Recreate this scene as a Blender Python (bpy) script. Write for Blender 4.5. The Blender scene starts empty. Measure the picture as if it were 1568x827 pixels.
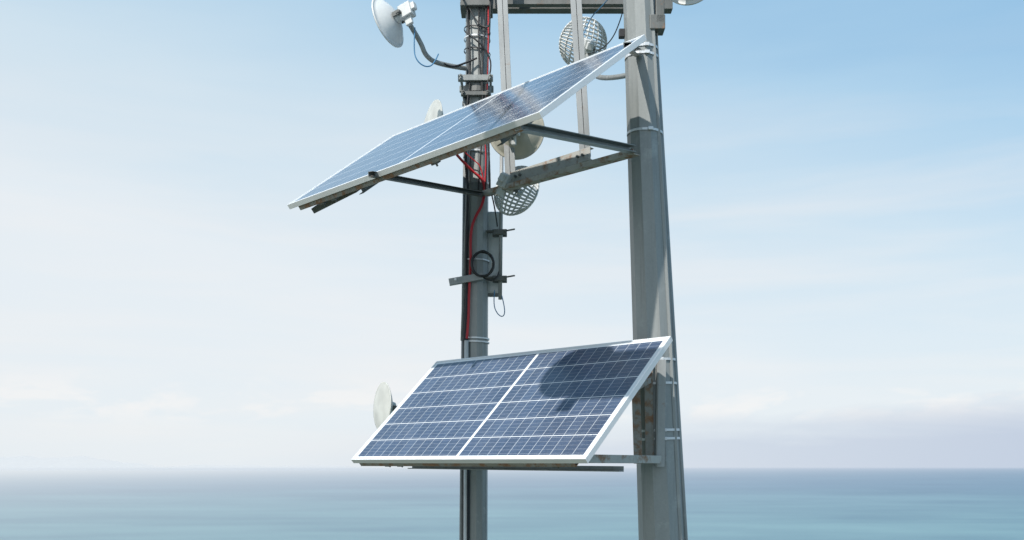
import bpy, bmesh, math, random
from mathutils import Vector, Matrix
random.seed(4)
scn=bpy.context.scene
col=scn.collection
V=Vector

# ------------------------------------------------------------------ materials
def newmat(name):
    m=bpy.data.materials.new(name); m.use_nodes=True
    nt=m.node_tree; b=nt.nodes['Principled BSDF']
    return m,nt,b
def N(nt,typ,**kw):
    n=nt.nodes.new(typ)
    for k,v in kw.items():
        if k.startswith('i_'): n.inputs[k[2:]].default_value=v
        else: setattr(n,k,v)
    return n
def mth(nt,op,a,b=None,clamp=False,c=None):
    n=nt.nodes.new('ShaderNodeMath'); n.operation=op; n.use_clamp=clamp
    for i,x in enumerate((a,b,c)):
        if x is None: continue
        if isinstance(x,(int,float)): n.inputs[i].default_value=x
        else: nt.links.new(x,n.inputs[i])
    return n.outputs[0]
def mix(nt,f,a,b):
    n=nt.nodes.new('ShaderNodeMix'); n.data_type='RGBA'
    for idx,x in ((0,f),(6,a),(7,b)):
        if isinstance(x,(int,float)): n.inputs[idx].default_value=x
        elif isinstance(x,tuple): n.inputs[idx].default_value=x if len(x)==4 else (*x,1)
        else: nt.links.new(x,n.inputs[idx])
    return n.outputs[2]
def ramp(nt,fac,stops):
    r=nt.nodes.new('ShaderNodeValToRGB'); e=r.color_ramp.elements
    while len(e)<len(stops): e.new(0.5)
    for el,(p,c) in zip(e,stops):
        el.position=p; el.color=(c,c,c,1) if isinstance(c,(int,float)) else (*c,1)
    nt.links.new(fac,r.inputs[0]); return r.outputs[0]
def metal(name,c1,c2,rough=.5,metallic=.3,rust=0.0,scale=9,streak=.25,bump=.15,stain=0.0):
    m,nt,b=newmat(name)
    g=N(nt,'ShaderNodeNewGeometry')
    mp=N(nt,'ShaderNodeMapping'); mp.inputs['Scale'].default_value=(1,1,streak)
    nt.links.new(g.outputs['Position'],mp.inputs['Vector'])
    n1=N(nt,'ShaderNodeTexNoise',i_Scale=scale,i_Detail=8.0,i_Roughness=.65); nt.links.new(mp.outputs[0],n1.inputs['Vector'])
    n2=N(nt,'ShaderNodeTexVoronoi',i_Scale=90.0); nt.links.new(g.outputs['Position'],n2.inputs['Vector'])
    f=mth(nt,'ADD',mth(nt,'MULTIPLY',ramp(nt,n1.outputs[0],[(.3,0),(.7,1)]),.8),mth(nt,'MULTIPLY',n2.outputs['Color'],.2),True)
    c=mix(nt,f,c1,c2)
    if stain>0:   # white zinc bloom patches and dark run-off
        n5=N(nt,'ShaderNodeTexNoise',i_Scale=5.0,i_Detail=12.0,i_Roughness=.75); nt.links.new(g.outputs['Position'],n5.inputs['Vector'])
        c=mix(nt,mth(nt,'MULTIPLY',ramp(nt,n5.outputs[0],[(.56,0),(.70,1)]),stain),c,(.50,.51,.50))
        mp2=N(nt,'ShaderNodeMapping'); mp2.inputs['Scale'].default_value=(1,1,.04); nt.links.new(g.outputs['Position'],mp2.inputs['Vector'])
        n6=N(nt,'ShaderNodeTexNoise',i_Scale=34.0,i_Detail=6.0,i_Roughness=.7); nt.links.new(mp2.outputs[0],n6.inputs['Vector'])
        c=mix(nt,mth(nt,'MULTIPLY',ramp(nt,n6.outputs[0],[(.52,0),(.70,1)]),stain*.8),c,(.12,.125,.12))
    if rust>0:
        n3=N(nt,'ShaderNodeTexNoise',i_Scale=14.0,i_Detail=10.0,i_Roughness=.7); nt.links.new(g.outputs['Position'],n3.inputs['Vector'])
        r=ramp(nt,n3.outputs[0],[(.62-rust*.25,0),(.74-rust*.25,1)])
        n4=N(nt,'ShaderNodeTexNoise',i_Scale=60.0,i_Detail=4.0); nt.links.new(g.outputs['Position'],n4.inputs['Vector'])
        c=mix(nt,mth(nt,'MULTIPLY',r,.85),c,mix(nt,n4.outputs[0],(.13,.055,.028),(.38,.20,.10)))
        nt.links.new(mth(nt,'MULTIPLY_ADD',r,-metallic,c=metallic),b.inputs['Metallic'])
        nt.links.new(mth(nt,'MULTIPLY_ADD',r,.35,True,rough),b.inputs['Roughness'])
    else:
        b.inputs['Metallic'].default_value=metallic; b.inputs['Roughness'].default_value=rough
    nt.links.new(c,b.inputs['Base Color'])
    bp=N(nt,'ShaderNodeBump',i_Strength=bump,i_Distance=.004); nt.links.new(n1.outputs[0],bp.inputs['Height']); nt.links.new(bp.outputs[0],b.inputs['Normal'])
    return m
def plain(name,c,rough=.5,metallic=0.,var=.15,scale=12):
    m,nt,b=newmat(name)
    g=N(nt,'ShaderNodeNewGeometry')
    n=N(nt,'ShaderNodeTexNoise',i_Scale=float(scale),i_Detail=6.0); nt.links.new(g.outputs['Position'],n.inputs['Vector'])
    nt.links.new(mix(nt,ramp(nt,n.outputs[0],[(.35,0),(.7,1)]),c,tuple(x*(1-var) for x in c)),b.inputs['Base Color'])
    b.inputs['Roughness'].default_value=rough; b.inputs['Metallic'].default_value=metallic
    return m
GALV=metal('galvanised_steel',(.215,.228,.222),(.315,.328,.322),.42,.2,scale=6,streak=.15,bump=.08,stain=.5)
GALV_D=metal('weathered_dark_steel',(.09,.095,.09),(.18,.185,.18),.55,.25,rust=.15)
GALV_L=metal('light_galvanised_angle',(.28,.29,.29),(.40,.41,.41),.5,.3,rust=.05)
RUSTY=metal('rust_stained_steel',(.36,.355,.33),(.48,.47,.44),.6,.15,rust=.46)
RUSTY2=metal('rusty_bracket_steel',(.22,.21,.19),(.38,.36,.33),.65,.2,rust=.62)
ALU=metal('anodised_aluminium',(.66,.67,.68),(.76,.77,.78),.4,.12,scale=5,bump=.03)
STRAP=plain('stainless_strap',(.70,.72,.74),.35,.35)
WHITE=plain('white_painted_dish',(.68,.69,.68),.45,0,.14,6)
CREAM=plain('weathered_cream_dish',(.54,.52,.44),.55,0,.3,7)
GREYD=plain('grey_dish',(.54,.55,.52),.5,0,.25,8)
PLAST=plain('white_plastic',(.62,.63,.62),.4)
BLACK=plain('black_cable_rubber',(.018,.018,.02),.5)
RED=plain('red_cable',(.50,.02,.03),.45)
BLUE=plain('blue_cable',(.06,.20,.36),.5)
GREYC=plain('grey_conduit',(.24,.25,.25),.5,0,.3)
DARKC=plain('dark_conduit',(.07,.075,.075),.45,0,.3)
CONC=plain('concrete',(.33,.32,.30),.9,0,.3)

# ------------------------------------------------------------------ geometry helpers
def empty(name,loc):
    e=bpy.data.objects.new(name,None); e.location=loc; e.empty_display_size=.2; col.objects.link(e); return e
def add(name,bm,mat,parent=None,smooth=False,mats=None):
    me=bpy.data.meshes.new(name); bmesh.ops.recalc_face_normals(bm,faces=bm.faces[:]) 
    bm.to_mesh(me); bm.free()
    for m in (mats or [mat]): me.materials.append(m)
    if smooth:
        for p in me.polygons: p.use_smooth=True
    o=bpy.data.objects.new(name,me); col.objects.link(o)
    if parent:
        o.parent=parent; o.matrix_parent_inverse=Matrix.LocRotScale(parent.location,parent.rotation_euler,None).inverted()
    return o
def frame(d,hint=V((0,0,1))):
    z=d.normalized()
    x=hint.cross(z)
    if x.length<1e-3: x=V((1,0,0)).cross(z)
    x.normalize(); y=z.cross(x)
    return Matrix((x,y,z)).transposed()
def bm_tube(bm,p0,p1,r0,r1=None,n=16,rot=0.,cap=True,hint=V((0,0,1))):
    r1=r0 if r1 is None else r1; p0=V(p0);p1=V(p1); F=frame(p1-p0,hint)
    a=[];b=[]
    for i in range(n):
        t=2*math.pi*i/n+rot; d=F@V((math.cos(t),math.sin(t),0))
        a.append(bm.verts.new(p0+d*r0)); b.append(bm.verts.new(p1+d*r1))
    for i in range(n):
        j=(i+1)%n; bm.faces.new((a[i],a[j],b[j],b[i]))
    if cap: bm.faces.new(a[::-1]); bm.faces.new(b)
def tube(name,p0,p1,r0,mat,parent,r1=None,n=16,rot=0.,smooth=True):
    bm=bmesh.new(); bm_tube(bm,p0,p1,r0,r1,n,rot)
    o=add(name,bm,mat,parent,False)
    if smooth:
        for p in o.data.polygons: p.use_smooth=len(p.vertices)==4
    return o
def bm_box(bm,c,size,R=None):
    c=V(c); R=R or Matrix.Identity(3)
    vs=[bm.verts.new(c+R@V((sx*size[0]/2,sy*size[1]/2,sz*size[2]/2))) for sx in(-1,1) for sy in(-1,1) for sz in(-1,1)]
    for f in((0,1,3,2),(4,6,7,5),(0,4,5,1),(2,3,7,6),(0,2,6,4),(1,5,7,3)): bm.faces.new([vs[i] for i in f])
def box(name,c,size,mat,parent,R=None,bev=.004):
    bm=bmesh.new(); bm_box(bm,c,size,R)
    o=add(name,bm,mat,parent)
    if bev: m=o.modifiers.new('b','BEVEL'); m.width=bev; m.segments=2
    return o
def prism(name,p0,p1,profile,mat,parent,hint=V((0,0,1)),bev=.0012):
    """extrude a 2D profile (x across, y along hint) between two points"""
    p0=V(p0);p1=V(p1);F=frame(p1-p0,hint); bm=bmesh.new()
    a=[bm.verts.new(p0+F@V((x,y,0))) for x,y in profile]; b=[bm.verts.new(p1+F@V((x,y,0))) for x,y in profile]
    n=len(a)
    for i in range(n): bm.faces.new((a[i],a[(i+1)%n],b[(i+1)%n],b[i]))
    bm.faces.new(a[::-1]); bm.faces.new(b)
    o=add(name,bm,mat,parent)
    if bev: m=o.modifiers.new('b','BEVEL'); m.width=bev; m.segments=1
    return o
def Lp(w,h,t,sx=1,sy=1): # angle section
    pts=[(0,0),(w,0),(w,t),(t,t),(t,h),(0,h)]
    return [(sx*x,sy*y) for x,y in pts]
def Cp(w,h,t): # channel, web vertical
    return [(-w/2,-h/2),(w/2,-h/2),(w/2,-h/2+t),(-w/2+t,-h/2+t),(-w/2+t,h/2-t),(w/2,h/2-t),(w/2,h/2),(-w/2,h/2)]
def Bp(w,h): return [(-w/2,-h/2),(w/2,-h/2),(w/2,h/2),(-w/2,h/2)]
def cable(name,pts,r,mat,parent=None):
    cu=bpy.data.curves.new(name,'CURVE'); cu.dimensions='3D'; cu.bevel_depth=r; cu.bevel_resolution=3; cu.resolution_u=8; cu.use_fill_caps=True
    s=cu.splines.new('NURBS'); s.points.add(len(pts)-1); s.use_endpoint_u=True; s.order_u=3
    for p,q in zip(s.points,pts): p.co=(*q,1)
    cu.materials.append(mat); o=bpy.data.objects.new(name,cu); col.objects.link(o)
    if parent: o.parent=parent; o.matrix_parent_inverse=Matrix.LocRotScale(parent.location,parent.rotation_euler,None).inverted()
    return o
def strap(name,c,axis,r,h,mat,parent,n=24,tilt=0):
    bm=bmesh.new(); ax=V(axis).normalized(); c=V(c)
    F=frame(ax,V((0,1,0)))
    if tilt: F=Matrix.Rotation(tilt,3,'Y')@F
    ri=r-.004; loops=[]
    for rr,zz in((ri,-h/2),(r,-h/2),(r,h/2),(ri,h/2)):
        loops.append([bm.verts.new(c+F@V((math.cos(2*math.pi*i/n)*rr,math.sin(2*math.pi*i/n)*rr,zz))) for i in range(n)])
    for k in range(4):
        A=loops[k];B=loops[(k+1)%4]
        for i in range(n): bm.faces.new((A[i],A[(i+1)%n],B[(i+1)%n],B[i]))
    return add(name,bm,mat,parent)

# ------------------------------------------------------------------ tower
tower=empty('communications_tower',(.3,6.45,0))
LX=lambda z:-.2545+(z-4.49)*.0036
RX=lambda z:.893-(z-4.565)*.0425
LY,RY=6.972,5.964
def Lp_at(z): return V((LX(z),LY,z))
def Rp_at(z): return V((RX(z),RY,z))
RR=lambda z:.136-(z-4.565)*.0140
tube('leg_left',Lp_at(.2),Lp_at(11),.088,GALV,tower,r1=.078,n=12,smooth=False,rot=.1)
tube('leg_right',Rp_at(.2),Rp_at(11),RR(.2),GALV,tower,r1=max(.05,RR(11)),n=10,smooth=False,rot=.2)
# raised seam and cable conduit on the right leg
prism('leg_seam',Rp_at(.3)+V((RR(.3)*.70,-RR(.3)*.72,0)),Rp_at(9)+V((RR(9)*.70,-RR(9)*.72,0)),Bp(.018,.014),GALV,tower,hint=V((0,1,0)))
tube('right_conduit',Rp_at(.3)+V((RR(.3)+.016,-.02,0)),Rp_at(9)+V((RR(9)-.012,-.02,0)),.013,GALV,tower)
for nm,p in (('footing_left',Lp_at(.1)),('footing_right',Rp_at(.1))):
    box(nm,(p.x,p.y,-.05),(.8,.8,.5),CONC,tower,bev=.02)
# conduits on the left leg
tube('conduit_a',(-.392,6.93,.3),(-.322,6.93,7.55),.013,GREYC,tower)
tube('conduit_b',(-.362,6.90,.3),(-.296,6.92,8.6),.013,DARKC,tower)
tube('conduit_c',(-.335,6.885,.3),(-.313,6.89,5.87),.015,PLAST,tower)
tube('conduit_d',(-.312,6.88,.3),(-.300,6.88,5.6),.009,BLACK,tower)
tube('conduit_e',(-.345,6.90,5.87),(-.288,6.90,7.5),.010,GREYC,tower)
# top platform pieces
prism('top_beam',(-.36,7.02,8.235),(1.12,7.02,8.235),Cp(.08,.085,.008),GALV_D,tower)
prism('top_beam_lower_flange',(-.1,6.93,8.205),(.95,6.93,8.205),Bp(.05,.03),GALV_D,tower)
box('top_clamp_plate',(-.245,6.86,8.22),(.20,.03,.13),GALV_D,tower)
box('top_clamp_jaw',(-.245,6.95,8.17),(.22,.2,.03),GALV_D,tower)
for dx in(-.09,.09): tube('clamp_bolt',(-.245+dx,6.80,8.2),(-.245+dx,6.9,8.2),.009,STRAP,tower,n=6)
box('leg_bracket',(.855,5.93,7.615),(.09,.10,.085),GALV_D,tower)
box('leg_bracket_plate',(.87,5.90,7.70),(.05,.04,.18),GALV_D,tower)
# hanging sub-frame
fv=[((-.052,6.703,8.6),(.026,6.703,6.915)),((.396,6.29,8.6),(.496,6.29,6.95))]
for i,(a,b) in enumerate(fv):
    prism('subframe_upright_%d'%(i+1),a,b,Lp(.07,.06,.006,1,1) ,GALV_L,tower,hint=V((0,1,0)))
    prism('subframe_upright_flange_%d'%(i+1),V(a)+V((-.035,.035,0)),V(b)+V((-.035,.035,0)),Bp(.006,.07),GALV,tower,hint=V((0,1,0)))
prism('subframe_channel',(.0,6.70,6.925),(.50,6.255,6.955),Cp(.04,.080,.005),RUSTY,tower)
prism('cross_angle',(-.2055,6.854,6.859),(.70,5.79,6.81),Lp(.06,.032,.006,1,1),RUSTY,tower)
prism('strut_right',(.70,5.80,6.838),(.03,4.97,6.69),Cp(.045,.040,.005),GALV,tower)
prism('strut_left',(-.20,6.87,6.868),(-.80,5.66,6.655),Cp(.032,.03,.004),GALV_D,tower)
prism('strut_top_right',(.74,5.86,7.42),(.62,5.40,7.27),Cp(.04,.04,.004),GALV,tower)
prism('strut_top_left',(-.25,6.90,7.35),(-.50,6.60,7.22),Cp(.04,.04,.004),GALV,tower)
# small bolts on the channel
bm=bmesh.new()
for t in (.08,.14,.86,.92):
    p=V((.0,6.70,6.925)).lerp(V((.50,6.255,6.955)),t)+V((-.018,-.018,0)); bm_tube(bm,p+V((-.006,-.008,0)),p+V((.01,.01,0)),.009,n=6)
add('channel_bolts',bm,GALV_D,tower)
# clamps and bands on legs
def legclamp(name,c,w,h,d,mat=GALV_D):
    c=V(c); bm=bmesh.new()
    bm_box(bm,c+V((0,-d/2,0)),(w,.035,h)); bm_box(bm,c+V((0,d/2,0)),(w,.035,h))
    bm_box(bm,c+V((w*.42,0,h*.30)),(.018,d,.012)); bm_box(bm,c+V((-w*.42,0,h*.30)),(.018,d,.012))
    for sx in(-1,1):
        for sz in (-1,1):
            bm_tube(bm,c+V((sx*w*.42,-d/2-.045,sz*h*.25)),c+V((sx*w*.42,d/2+.03,sz*h*.25)),.006,n=8)
            bm_tube(bm,c+V((sx*w*.42,-d/2-.03,sz*h*.25)),c+V((sx*w*.42,-d/2-.017,sz*h*.25)),.012,n=6)
    o=add(name,bm,mat,tower); m=o.modifiers.new('b','BEVEL'); m.width=.003
    return o
legclamp('left_leg_clamp',(-.25,6.97,7.665),.24,.040,.2,GALV)
legclamp('left_leg_clamp_lower',(-.25,6.97,7.56),.20,.028,.19)
strap('left_leg_collar',Lp_at(7.61),(0,0,1),.098,.05,GALV_D,tower)
strap('left_leg_collar_b',Lp_at(6.93),(0,0,1),.096,.05,GALV_D,tower)
for z in (8.03,7.88): strap('left_leg_tie',Lp_at(z),(0,0,1),.094,.008,BLACK,tower,tilt=.15)
for z in (5.865,5.89,6.43,7.18,7.97): strap('left_leg_band',Lp_at(z),(0,0,1),.093,.010,STRAP,tower,tilt=.03)
for z,t in ((7.43,.05),(7.475,-.02),(6.98,.06),(5.63,.0),(5.49,0),(5.215,0),(5.165,0)):
    strap('right_leg_band',Rp_at(z),(-.04,0,1),RR(z)+.005,.014,STRAP,tower,tilt=t)
    box('band_buckle',Rp_at(z)+V((.02,-RR(z)-.008,0)),(.03,.012,.02),STRAP,tower,bev=.002)
# lower panel support
prism('lower_bracket_upright',(.845,5.78,5.62),(.835,5.78,5.00),Lp(-.045,.05,.006,1,1),GALV_L,tower,hint=V((0,1,0)))
prism('lower_bracket_upright_rusty',(.735,5.79,5.66),(.755,5.79,5.02),Lp(.05,.05,.006,1,1),RUSTY2,tower,hint=V((0,1,0)))
prism('lower_bracket_back',(.79,5.815,5.66),(.80,5.815,5.02),Bp(.05,.006),RUSTY2,tower,hint=V((0,1,0)))
prism('lower_bracket_base',(.86,5.76,5.02),(.37,5.14,5.02),Lp(.045,.045,.006,-1,1),RUSTY,tower)
prism('lower_base_left',(-.16,6.88,5.0),(-.50,6.42,5.0),Lp(.045,.045,.006,-1,1),RUSTY,tower)
prism('lower_long_angle',(-.637,6.42,4.988),(.600,5.37,4.974),Lp(.045,.030,.006,-1,1),GALV,tower)
prism('lower_diag',(.79,5.78,5.5),(.62,5.55,5.40),Bp(.03,.03),RUSTY2,tower)

# ------------------------------------------------------------------ solar panels
def cellmat(name,L,W,coat):
    m,nt,b=newmat(name)
    tc=N(nt,'ShaderNodeTexCoord'); s=N(nt,'ShaderNodeSeparateXYZ'); nt.links.new(tc.outputs['Object'],s.inputs[0])
    pu=(L/2-.034-.010)/12; pv=(W-.062)/6
    uc=mth(nt,'SUBTRACT',s.outputs[0],L/2); ua=mth(nt,'SUBTRACT',mth(nt,'ABSOLUTE',uc),.010)
    uq=mth(nt,'DIVIDE',ua,pu); uf=mth(nt,'FRACT',uq)
    vq=mth(nt,'DIVIDE',mth(nt,'SUBTRACT',s.outputs[1],.031),pv); vf=mth(nt,'FRACT',vq)
    def edge(f,p,w):
        d=mth(nt,'MULTIPLY',mth(nt,'MINIMUM',f,mth(nt,'SUBTRACT',1.0,f)),p)
        return mth(nt,'LESS_THAN',d,w)
    lu=edge(uf,pu,.0015); lv=edge(vf,pv,.0024)
    cen=mth(nt,'LESS_THAN',ua,0.0)
    o1=mth(nt,'GREATER_THAN',uq,12.0); o2=mth(nt,'GREATER_THAN',vq,6.0); o3=mth(nt,'LESS_THAN',vq,0.0)
    line=mth(nt,'MAXIMUM',mth(nt,'MAXIMUM',lv,cen),mth(nt,'MAXIMUM',o1,mth(nt,'MAXIMUM',o2,o3)))
    bus=edge(mth(nt,'FRACT',mth(nt,'ADD',mth(nt,'MULTIPLY',vf,5.0),.5)),pv/5,.0008)
    # per-cell tone
    cmb=N(nt,'ShaderNodeCombineXYZ'); nt.links.new(mth(nt,'FLOOR',mth(nt,'DIVIDE',uc,pu)),cmb.inputs[0]); nt.links.new(mth(nt,'FLOOR',vq),cmb.inputs[1])
    wn=N(nt,'ShaderNodeTexWhiteNoise'); nt.links.new(cmb.outputs[0],wn.inputs['Vector'])
    vo=N(nt,'ShaderNodeTexVoronoi',i_Scale=110.0); nt.links.new(tc.outputs['Object'],vo.inputs['Vector'])
    sp=N(nt,'ShaderNodeSeparateColor'); nt.links.new(vo.outputs['Color'],sp.inputs[0])
    tone=mth(nt,'ADD',mth(nt,'MULTIPLY',wn.outputs['Value'],.5),mth(nt,'MULTIPLY',sp.outputs[0],.5))
    c=mix(nt,tone,(.020,.040,.085),(.050,.085,.155))
    c=mix(nt,mth(nt,'MULTIPLY',bus,.6),c,(.40,.42,.46))
    c=mix(nt,mth(nt,'MULTIPLY',lu,.8),c,(.6,.63,.66))
    c=mix(nt,line,c,(.74,.76,.78))
    dn=N(nt,'ShaderNodeTexNoise',i_Scale=3.0,i_Detail=9.0,i_Roughness=.7); nt.links.new(tc.outputs['Object'],dn.inputs['Vector'])
    dust=ramp(nt,dn.outputs[0],[(.3,.03),(.75,.12)])
    c=mix(nt,dust,c,(.42,.43,.44))
    nt.links.new(c,b.inputs['Base Color'])
    nt.links.new(ramp(nt,dn.outputs[0],[(.3,.12),(.8,.28)]),b.inputs['Roughness'])
    b.inputs['IOR'].default_value=1.45
    b.inputs['Coat Weight'].default_value=coat; b.inputs['Coat Roughness'].default_value=.12
    return m
def solar_panel(name,BL,BR,TL,L,W,rails,coat=0.):
    BL,BR,TL=V(BL),V(BR),V(TL)
    u=(BR-BL).normalized(); v=(TL-BL); v=(v-u*v.dot(u)).normalized(); n=u.cross(v)
    R=Matrix((u,v,n)).transposed()
    e=bpy.data.objects.new(name,None); col.objects.link(e); e.location=BL; e.rotation_euler=R.to_euler()
    def ch(o): o.parent=e; o.matrix_parent_inverse=Matrix.Identity(4); return o
    fw,fh=.012,.032
    bm=bmesh.new()
    bm_box(bm,(L/2,fw/2,-fh/2+.003),(L,fw,fh)); bm_box(bm,(L/2,W-fw/2,-fh/2+.003),(L,fw,fh))
    bm_box(bm,(fw/2,W/2,-fh/2+.003),(fw,W-2*fw-.001,fh)); bm_box(bm,(L-fw/2,W/2,-fh/2+.003),(fw,W-2*fw-.001,fh))
    # inner return lips underneath
    for y in(fw+.012,W-fw-.012): bm_box(bm,(L/2,y,-fh+.0055),(L-2*fw-.002,.022,.002))
    o=ch(add('frame',bm,ALU)); m=o.modifiers.new('b','BEVEL'); m.width=.0012
    bm=bmesh.new(); bm_box(bm,(L/2,W/2,-.0025),(L-2*fw-.001,W-2*fw-.001,.005))
    ch(add('glass_cells',bm,cellmat(name+'_cells',L,W,coat)))
    bm=bmesh.new(); bm_box(bm,(L/2,W/2,-.008),(L-2*fw-.002,W-2*fw-.002,.003))
    ch(add('backsheet',bm,PLAST))
    bm=bmesh.new(); bm_box(bm,(L/2,W*.86,-.022),(.14,.10,.024)); ch(add('junction_box',bm,BLACK))
    for i,(p,q,w,h,mt) in enumerate(rails):
        o=prism('rail_%d'%(i+1),p,q,Cp(w,h,.004),mt,None,hint=V((0,0,1)))
        ch(o)
    # clamp lugs along the lower edge
    bm=bmesh.new()
    for x in (.30,.42,L*.62,L-.25): bm_box(bm,(x,.028,-.064),(.05,.03,.012)); bm_tube(bm,(x,.028,-.085),(x,.028,-.058),.006,n=6)
    ch(add('edge_lugs',bm,GALV_D))
    return e,R
_,PR=solar_panel('solar_panel',(-1.024,6.377,5.044),(.367,5.0,5.038),(-.516,6.887,5.725),1.957,.99,
  [((.05,.024,-.045),(1.86,.024,-.045),.04,.026,RUSTY2),((.40,.05,-.075),(.40,.95,-.075),.04,.03,GALV_D),((1.55,.05,-.075),(1.55,.95,-.075),.04,.03,GALV_D),((.05,.80,-.045),(1.9,.80,-.045),.04,.022,GALV_D)])
solar_panel('solar_panel',(-1.418,6.323,6.651),(.133,4.830,6.709),(-.825,6.964,7.303),2.153,1.09,
  [((.08,.03,-.045),(2.0,.03,-.045),.04,.028,RUSTY2),((.62,.06,-.082),(.62,1.02,-.082),.04,.03,GALV_D),((1.78,.06,-.082),(1.78,1.02,-.082),.04,.03,GALV_D),((.10,.10,-.10),(.50,.16,-.075),.06,.035,GALV_D)],coat=.35)

# ------------------------------------------------------------------ dishes
def dish(name,c,face,R,mat,depth=.30,grid=False,mount=None,radio=True,feed=True,roll=0,cover=False):
    c=V(c); F=frame(V(face),V((0,0,1)))
    if roll: F=F@Matrix.Rotation(roll,3,'Z')
    e=bpy.data.objects.new(name,None); col.objects.link(e); e.location=c; e.rotation_euler=F.to_euler()
    def ch(o): o.parent=e; o.matrix_parent_inverse=Matrix.Identity(4); return o
    d=R*depth
    zf=lambda r:-d*(1-(r/R)**2)
    if not grid:
        bm=bmesh.new(); n=48; prof=[]
        k=10
        for i in range(k+1):
            r=R*i/k; prof.append((r,(.10*R*(1-(r/R)**2) if cover else zf(r))))
        prof+= [(R+.006,.001),(R+.007,-.006),(R+.001,-.010)]
        for i in range(k,-1,-1): prof.append((R*i/k*.985,zf(R*i/k)-.008 if i else -d-.008))
        rings=[]
        for r,z in prof:
            if r<1e-6: rings.append([bm.verts.new((0,0,z))])
            else: rings.append([bm.verts.new((r*math.cos(2*math.pi*j/n),r*math.sin(2*math.pi*j/n),z)) for j in range(n)])
        for A,B in zip(rings,rings[1:]):
            for j in range(n):
                q=(j+1)%n
                if len(A)==1: bm.faces.new((A[0],B[j],B[q]))
                elif len(B)==1: bm.faces.new((A[j],A[q],B[0]))
                else: bm.faces.new((A[j],A[q],B[q],B[j]))
        ch(add('reflector',bm,mat,smooth=True))
    else:
        bm=bmesh.new(); nx,ny=8,13; vs={}
        for i in range(nx+1):
            for j in range(ny+1):
                x=(i/nx*2-1)*R; y=(j/ny*2-1)*R
                a,b=x/R,y/R; X=a*math.sqrt(1-b*b/2)*R; Y=b*math.sqrt(1-a*a/2)*R
                vs[i,j]=bm.verts.new((X,Y,zf(math.hypot(X,Y))))
        for i in range(nx):
            for j in range(ny): bm.faces.new((vs[i,j],vs[i+1,j],vs[i+1,j+1],vs[i,j+1]))
        o=ch(add('grid_reflector',bm,mat)); m=o.modifiers.new('w','WIREFRAME'); m.thickness=.021; m.use_even_offset=False
        bm=bmesh.new(); n=40
        for j in range(n):
            a=2*math.pi*j/n; b=2*math.pi*(j+1)/n
            bm_tube(bm,(R*math.cos(a),R*math.sin(a),0),(R*math.cos(b),R*math.sin(b),0),.008,n=6)
        ch(add('rim',bm,mat,smooth=True))
    bm=bmesh.new()
    bm_tube(bm,(0,0,-d-.006),(0,0,-d-.04),R*.26,R*.2,24); o=ch(add('hub',bm,mat)) 
    if radio:
        bm=bmesh.new(); bm_box(bm,(0,0,-d-.085),(R*.42,R*.55,.09)); bm_box(bm,(0,-R*.42,-d-.085),(R*.16,R*.34,.05)); bm_box(bm,(0,R*.05,-d-.14),(R*.25,R*.3,.03))
        o=ch(add('radio_unit',bm,PLAST)); m=o.modifiers.new('b','BEVEL'); m.width=.006; m.segments=3
    if feed and not cover:
        bm=bmesh.new(); bm_tube(bm,(0,0,-d),(0,0,R*.18),.012,n=12); bm_tube(bm,(0,0,R*.18),(0,0,R*.26),.028,.022,16)
        if grid: bm_box(bm,(0,0,R*.2),(.05,.03,.02))
        ch(add('feed_horn',bm,PLAST))
    bm=bmesh.new(); bm_box(bm,(0,-R*.05,-d-.05),(R*.8,.014,.03)); bm_box(bm,(R*.33,-R*.05,-d-.03),(.012,.03,.05)); bm_box(bm,(-R*.33,-R*.05,-d-.03),(.012,.03,.05))
    ch(add('bracket',bm,GALV_D))
    if mount:
        back=c+F@V((0,-R*.1,-d-.06))
        pts=[back]+[V(p) for p in mount]
        o=cable('mount_arm',pts,.016,GALV)
        o.parent=e; o.matrix_parent_inverse=Matrix.LocRotScale(e.location,e.rotation_euler,None).inverted()
    return e
dish('dish_antenna',(-.815,6.552,7.905),(-.80,.42,-.25),.160,WHITE,.45,mount=[(-.60,6.60,7.80),(-.575,6.62,7.72),(-.50,6.72,7.70),(-.32,6.90,7.745)])
dish('dish_antenna',(-.955,7.35,5.446),(-.80,-.42,.05),.172,GREYD,.35,mount=[(-.7,7.3,5.42),(-.3,7.05,5.42)],cover=True,radio=False)
dish('dish_antenna',(-.585,7.224,7.43),(-.84,-.38,.10),.207,GREYD,.35,mount=[(-.42,7.15,7.4),(-.27,7.02,7.4)],cover=True,radio=False)
dish('dish_antenna',(.028,6.72,7.26),(.12,.95,.22),.186,CREAM,.35,mount=[(.02,6.60,7.2),(-.0,6.66,7.15)],feed=True)
dish('dish_antenna',(1.113,6.3,8.055),(.2,.95,-.1),.155,WHITE,.35,mount=[(1.05,6.2,8.0),(.85,6.0,8.05)])
dish('grid_dish_antenna',(.031,6.82,6.88),(.50,.80,-.18),.172,WHITE,.30,grid=True,mount=[(.0,6.75,6.9),(-.05,6.80,6.92)],roll=.5)
dish('grid_dish_antenna',(.477,6.72,7.84),(-.15,.85,.50),.158,WHITE,.30,grid=True,mount=[(.50,6.55,7.62),(.558,6.384,7.455),(.72,5.98,7.345)],roll=.2)
# unseen dish inferred from its shadow; boom and boxes added to shape that shadow
bd=dish('dish_antenna',(-.560,4.29,7.27),(-.371,-.582,.723),.235,WHITE,.25,radio=False,mount=[(-.45,4.6,7.5),(-.30,5.5,8.2),(-.24,6.95,9.2)])
box('shadow_caster_box',(-.375,4.03,7.235),(.44,.42,.10),PLAST,bd,R=PR,bev=.01)
box('shadow_caster_bump',(-.62,4.06,7.045),(.10,.12,.05),GALV_D,bd,R=PR,bev=.004)

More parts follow.
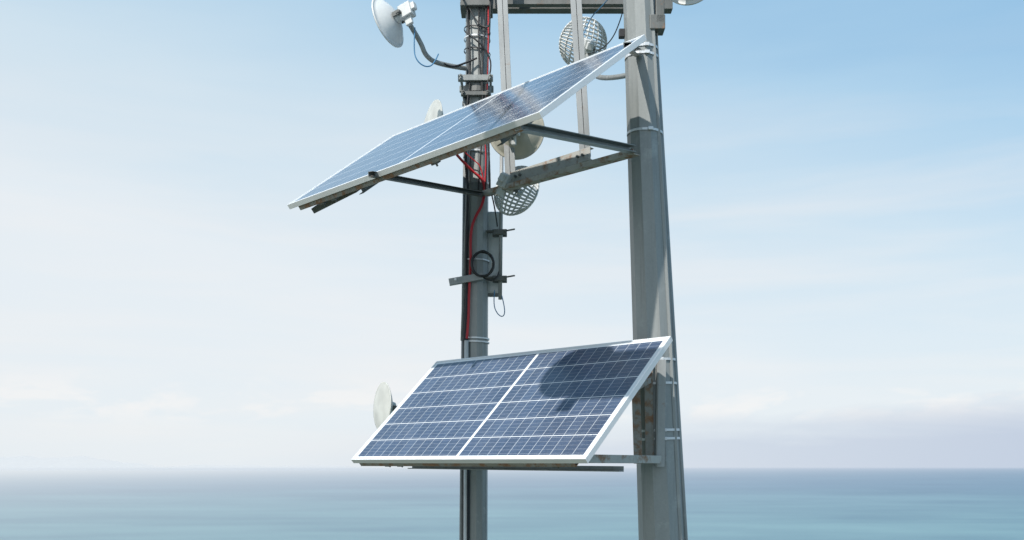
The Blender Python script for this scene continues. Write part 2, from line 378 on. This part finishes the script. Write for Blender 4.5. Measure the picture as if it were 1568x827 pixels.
# ------------------------------------------------------------------ sector antenna
sa=empty('sector_antenna',(-.12,6.95,6.4))
box('radome',(-.135,7.03,6.50),(.125,.06,.575),PLAST,sa,bev=.014)
box('radome_end',(-.135,7.03,6.205),(.10,.045,.02),GREYC,sa)
tube('mast_pipe',(-.082,6.94,6.16),(-.070,6.94,7.32),.013,GALV_L,sa)
for z in(6.62,6.30):
    bm=bmesh.new()
    bm_box(bm,(-.085,6.91,z),(.10,.03,.035)); bm_box(bm,(-.085,6.975,z),(.10,.03,.035))
    bm_box(bm,(-.15,6.95,z+.012),(.09,.05,.012))
    for dx in(-.04,.04): bm_tube(bm,(-.085+dx,6.86,z),(-.085+dx,7.0,z),.005,n=8)
    bm_tube(bm,(-.06,6.93,z+.01),(.02,6.90,z+.018),.006,n=8)
    o=add('clamp',bm,GALV_D,sa); m=o.modifiers.new('b','BEVEL'); m.width=.003
prism('standoff_arm',(-.43,6.85,6.262),(-.20,6.86,6.305),Cp(.04,.045,.005),GALV_L,sa)
tube('standoff_bolt',(-.385,6.80,6.275),(-.385,6.9,6.275),.008,STRAP,sa)

# ------------------------------------------------------------------ cables
cb=empty('cable_bundle',(-.25,6.9,6.5))
def ring_pts(c,r,n=20,turns=3,dy=.014):
    return [(c[0]+r*(1+.05*math.sin(i*1.7))*math.cos(2*math.pi*i/n),c[1]-dy*i/n,c[2]+r*1.15*(1+.04*math.cos(i*2.1))*math.sin(2*math.pi*i/n)) for i in range(n*turns+3)]
cable('coiled_black_cable',ring_pts((-.200,6.86,6.385),.075),.0075,BLACK,cb)
cable('red_feed_cable',[(-.42,6.75,7.16),(-.36,6.80,7.10),(-.28,6.85,7.03),(-.20,6.86,6.97),(-.185,6.87,6.90),(-.20,6.87,6.80),(-.25,6.87,6.72),(-.285,6.87,6.62),(-.283,6.87,6.4),(-.295,6.87,6.2),(-.298,6.87,6.0),(-.31,6.87,5.88)],.0095,RED,cb)
cable('red_drop_cable',[(-.165,6.87,8.4),(-.160,6.87,8.05),(-.165,6.87,7.7),(-.19,6.87,7.3),(-.175,6.86,7.1),(-.185,6.86,6.95)],.005,RED,cb)
cable('thin_red_cable',[(-.36,6.80,7.17),(-.27,6.84,7.10),(-.2,6.85,7.05),(-.19,6.86,6.9)],.004,RED,cb)
for k,x0 in enumerate((-.19,-.215,-.30,-.165)):
    pts=[]
    for i in range(9):
        z=8.5-i*.20; pts.append((x0+.016*math.sin(i*1.1+k*1.9),6.876-.012*abs(math.sin(i+k)),z))
    cable('black_cable_%d'%k,pts,.0055,BLACK,cb)
cable('black_loop_cable',[(-.29,6.86,8.14),(-.245,6.85,8.04),(-.16,6.83,7.98),(-.145,6.83,8.08),(-.15,6.84,8.2)],.005,BLACK,cb)
cable('black_wrap_cable',[(-.32,6.86,7.98),(-.25,6.84,7.92),(-.18,6.85,7.86),(-.13,6.85,7.74),(-.17,6.85,7.62)],.0055,BLACK,cb)
cable('black_side_cable',[(-.30,6.86,7.55),(-.335,6.86,7.2),(-.30,6.86,6.9),(-.32,6.86,6.5),(-.31,6.86,6.1),(-.33,6.86,5.87)],.006,BLACK,cb)
cable('black_right_cable',[(-.18,6.86,7.5),(-.15,6.84,7.2),(-.165,6.85,6.95),(-.12,6.86,6.8),(-.10,6.88,6.65)],.005,BLACK,cb)
cable('black_arm_cable',[(-.46,6.74,7.715),(-.42,6.78,7.70),(-.33,6.86,7.76),(-.24,6.86,7.80)],.007,BLACK,cb)
cable('black_coil_tail',[(-.20,6.86,6.30),(-.16,6.85,6.27),(-.10,6.86,6.29),(-.09,6.88,6.34)],.005,BLACK,cb)
cable('blue_loop_cable',[(-.630,6.50,7.85),(-.640,6.5,7.70),(-.615,6.5,7.63),(-.56,6.52,7.60),(-.51,6.55,7.63),(-.485,6.6,7.72)],.0042,BLUE,cb)
cable('blue_pigtail_cable',[(-.12,6.92,6.22),(-.13,6.90,6.12),(-.10,6.90,6.05),(-.06,6.90,6.03),(-.045,6.90,6.08),(-.07,6.90,6.18)],.0035,BLUE,cb)
cable('blue_top_cable',[(.44,6.6,7.75),(.50,6.6,7.95),(.60,6.5,8.0),(.72,6.2,8.05)],.0035,BLUE,cb)
cable('thin_black_top_cable',[(.50,6.6,7.72),(.60,6.3,7.62),(.68,6.05,7.75),(.70,5.9,7.9)],.0035,BLACK,cb)
box('cable_gland_box',(.655,5.98,7.585),(.035,.04,.05),BLACK,cb)

# ------------------------------------------------------------------ hill under the tower
bm=bmesh.new(); rings=[]; nseg=96
rad=[0,3,6,9,13,18,26,38,55,80,115,160,220,300,420]
for r in rad:
    ring=[]
    for j in range(nseg):
        a=2*math.pi*j/nseg
        z=0 if r<=6 else -(r-6)*.38
        if r>6: z+=(math.sin(a*5+r*.05)+math.sin(a*9+1+r*.1)*.5)*min(6,(r-6)*.04)
        if r==6 or r==3: z+=random.uniform(-.04,.04)
        ring.append(bm.verts.new((.3+r*math.cos(a),6.4+r*math.sin(a),z-.02)) ) if r else None
    rings.append(ring if r else [bm.verts.new((.3,6.4,-.02))])
for A,B in zip(rings,rings[1:]):
    for j in range(nseg):
        q=(j+1)%nseg
        if len(A)==1: bm.faces.new((A[0],B[j],B[q]))
        else: bm.faces.new((A[j],B[j],B[q],A[q]))
m,nt,b=newmat('grass_hillside')
g=N(nt,'ShaderNodeNewGeometry'); n1=N(nt,'ShaderNodeTexNoise',i_Scale=.6,i_Detail=12.0,i_Roughness=.7); nt.links.new(g.outputs['Position'],n1.inputs['Vector'])
nt.links.new(mix(nt,ramp(nt,n1.outputs[0],[(.35,0),(.65,1)]),(.035,.06,.02),(.11,.10,.05)),b.inputs['Base Color']); b.inputs['Roughness'].default_value=.95
add('hill',bm,m,smooth=True)

# ------------------------------------------------------------------ sea
bm=bmesh.new(); bmesh.ops.create_circle(bm,cap_ends=True,segments=128,radius=150000)
m,nt,b=newmat('sea_water')
g=N(nt,'ShaderNodeNewGeometry')
def seanoise(sx,sy,scale,det):
    mp=N(nt,'ShaderNodeMapping'); mp.inputs['Scale'].default_value=(sx,sy,1); nt.links.new(g.outputs['Position'],mp.inputs['Vector'])
    n=N(nt,'ShaderNodeTexNoise',i_Scale=scale,i_Detail=det,i_Roughness=.6); nt.links.new(mp.outputs[0],n.inputs['Vector']); return n.outputs[0]
big=seanoise(.5,1.0,.0011,5.0); small=seanoise(.4,1.,.006,6.0)
f=mth(nt,'ADD',mth(nt,'MULTIPLY',big,.6),mth(nt,'MULTIPLY',small,.4))
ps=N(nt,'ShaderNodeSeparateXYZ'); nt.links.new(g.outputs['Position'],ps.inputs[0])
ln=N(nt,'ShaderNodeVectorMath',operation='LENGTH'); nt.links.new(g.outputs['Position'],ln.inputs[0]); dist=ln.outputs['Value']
# shallow turquoise water near the coast, deep blue offshore
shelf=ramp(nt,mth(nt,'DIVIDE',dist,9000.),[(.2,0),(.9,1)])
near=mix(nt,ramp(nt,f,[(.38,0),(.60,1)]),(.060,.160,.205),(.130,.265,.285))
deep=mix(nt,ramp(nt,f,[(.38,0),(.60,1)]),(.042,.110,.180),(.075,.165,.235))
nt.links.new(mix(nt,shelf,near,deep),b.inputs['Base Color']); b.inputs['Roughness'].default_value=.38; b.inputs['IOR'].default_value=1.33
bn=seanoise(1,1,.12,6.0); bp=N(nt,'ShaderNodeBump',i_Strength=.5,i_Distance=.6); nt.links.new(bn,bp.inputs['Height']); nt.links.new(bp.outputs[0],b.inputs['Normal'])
# distance haze painted into the water as emission, denser and paler to the left
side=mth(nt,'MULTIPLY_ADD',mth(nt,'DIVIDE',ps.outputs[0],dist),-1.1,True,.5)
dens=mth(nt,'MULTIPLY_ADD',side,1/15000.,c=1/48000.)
haze_mix=mth(nt,'SUBTRACT',1.0,mth(nt,'EXPONENT',mth(nt,'MULTIPLY',mth(nt,'MULTIPLY',dist,dens),-1.0)))
haze_mix=mth(nt,'MULTIPLY',haze_mix,mth(nt,'MULTIPLY_ADD',side,.10,c=.86))
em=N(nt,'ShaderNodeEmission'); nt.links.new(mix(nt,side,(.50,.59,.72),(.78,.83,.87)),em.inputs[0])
ms=N(nt,'ShaderNodeMixShader'); nt.links.new(haze_mix,ms.inputs[0]); nt.links.new(b.outputs[0],ms.inputs[1]); nt.links.new(em.outputs[0],ms.inputs[2])
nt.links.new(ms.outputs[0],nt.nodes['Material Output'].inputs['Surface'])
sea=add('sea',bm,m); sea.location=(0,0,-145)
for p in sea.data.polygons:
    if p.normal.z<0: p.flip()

# ------------------------------------------------------------------ distant hills
bm=bmesh.new(); prev=None
D=42000
for i in range(161):
    t=i/160; x=-24000+t*19500
    env=(1-t)**.8
    h=env*(520+200*math.sin(t*9)+90*math.sin(t*23+1)+40*math.sin(t*51)+25*math.sin(t*97))+20
    a=bm.verts.new((x,D,-145)); b1=bm.verts.new((x,D+1500,-145+h*1.0)); c1=bm.verts.new((x,D+5000,-145))
    if prev:
        bm.faces.new((prev[0],a,b1,prev[1])); bm.faces.new((prev[1],b1,c1,prev[2]))
    prev=(a,b1,c1)
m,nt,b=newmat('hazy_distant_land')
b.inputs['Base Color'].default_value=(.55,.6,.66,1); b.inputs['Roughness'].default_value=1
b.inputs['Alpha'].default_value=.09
add('distant_hills',bm,m,smooth=True)

# ------------------------------------------------------------------ light and sky
sdir=V((-.38,-.60,.70)).normalized()
el=math.asin(sdir.z)
sun=bpy.data.lights.new('sun','SUN'); sun.energy=5.0; sun.angle=math.radians(.7); sun.color=(1,.955,.89)
so=bpy.data.objects.new('sun',sun); col.objects.link(so); so.rotation_euler=(-sdir).to_track_quat('-Z','Y').to_euler()
w=bpy.data.worlds.new('World'); scn.world=w; w.use_nodes=True; nt=w.node_tree
bg=nt.nodes['Background']
sky=N(nt,'ShaderNodeTexSky',sky_type='NISHITA',sun_disc=False); sky.sun_elevation=el
sky.sun_rotation=math.atan2(sdir.x,sdir.y); sky.altitude=150; sky.air_density=1.0; sky.dust_density=1.0; sky.ozone_density=1.0
tc=N(nt,'ShaderNodeTexCoord'); s=N(nt,'ShaderNodeSeparateXYZ'); nt.links.new(tc.outputs['Generated'],s.inputs[0])
X,Y,Z=s.outputs
def wnoise(sc,sx,sy,sz,det,rough=.6,loc=(0,0,0)):
    mp=N(nt,'ShaderNodeMapping'); mp.inputs['Scale'].default_value=(sx,sy,sz); mp.inputs['Location'].default_value=loc; nt.links.new(tc.outputs['Generated'],mp.inputs['Vector'])
    n=N(nt,'ShaderNodeTexNoise',i_Scale=sc,i_Detail=det,i_Roughness=rough,i_Distortion=.4); nt.links.new(mp.outputs[0],n.inputs['Vector']); return n.outputs[0]
wisp=wnoise(1.8,1,1,4.0,5.0,.5,(3,1,.4)); streak=wnoise(3.0,1,1,8,5.0,.5,(1,5,2))
h=mth(nt,'SUBTRACT',1.40,mth(nt,'MULTIPLY',Z,2.70))
h=mth(nt,'SUBTRACT',h,mth(nt,'MULTIPLY',X,.56))
h=mth(nt,'ADD',h,mth(nt,'MULTIPLY',mth(nt,'SUBTRACT',wisp,.5),.40))
h=mth(nt,'ADD',h,mth(nt,'MULTIPLY',mth(nt,'SUBTRACT',streak,.5),.14))
hz=ramp(nt,h,[(0,.78),(.5,.88),(1,.96)])
SKYK=.13
k=1/SKYK
hcol=ramp(nt,h,[(0,(.31,.58,.84)),(.30,(.47,.70,.885)),(.62,(.67,.81,.905)),(1.0,(.81,.87,.915))])
# thin low stratus streaks, slightly warm white over the pale blue
low=wnoise(2.6,1,1,9,6.0,.52,(5,2,1))
band=ramp(nt,Z,[(0.0,.5),(.06,1),(.24,.7),(.38,0)])
cl=mth(nt,'MULTIPLY',ramp(nt,low,[(.42,0),(.68,1)]),band)
cl=mth(nt,'MULTIPLY',cl,.60)
hcol=mix(nt,cl,hcol,(.90,.895,.895))
puff=wnoise(9.0,1,1,3.2,8.0,.6,(2,7,3))
pband=ramp(nt,Z,[(.035,0),(.055,1),(.070,.8),(.095,0)])
pm=mth(nt,'MULTIPLY',mth(nt,'MULTIPLY',ramp(nt,puff,[(.50,0),(.60,1)]),pband),.6)
hcol=mix(nt,pm,hcol,(.96,.935,.92))
vm=N(nt,'ShaderNodeVectorMath',operation='SCALE'); nt.links.new(hcol,vm.inputs[0]); vm.inputs['Scale'].default_value=k
c=mix(nt,hz,sky.outputs[0],vm.outputs[0])
# low blue-grey cloud bank over the sea, denser to the right
edge=wnoise(6.0,1,1,5,6.0,.6,(0,2,0))
top=mth(nt,'ADD',mth(nt,'MULTIPLY_ADD',X,.03,c=.032),mth(nt,'MULTIPLY',mth(nt,'SUBTRACT',edge,.5),.04))
bank=ramp(nt,mth(nt,'MULTIPLY_ADD',mth(nt,'SUBTRACT',top,Z),28.0,c=.5),[(0,0),(1,1)])
bank=mth(nt,'MULTIPLY',bank,mth(nt,'MULTIPLY_ADD',X,1.3,True,.34),True)
c=mix(nt,bank,c,(.54*k,.62*k,.75*k))
nt.links.new(c,bg.inputs['Color']); bg.inputs['Strength'].default_value=SKYK

# ------------------------------------------------------------------ camera
cam=bpy.data.cameras.new('camera'); co=bpy.data.objects.new('camera',cam); col.objects.link(co)
co.location=(0,0,5); co.rotation_euler=(math.radians(90),0,0)
cam.lens=35.22; cam.sensor_width=36; cam.shift_y=.1923; cam.clip_end=400000; cam.clip_start=.05
cam.dof.use_dof=True; cam.dof.focus_distance=5.9; cam.dof.aperture_fstop=2.8
scn.camera=co
scn.view_settings.view_transform='Standard'; scn.view_settings.look='None'; scn.view_settings.exposure=0
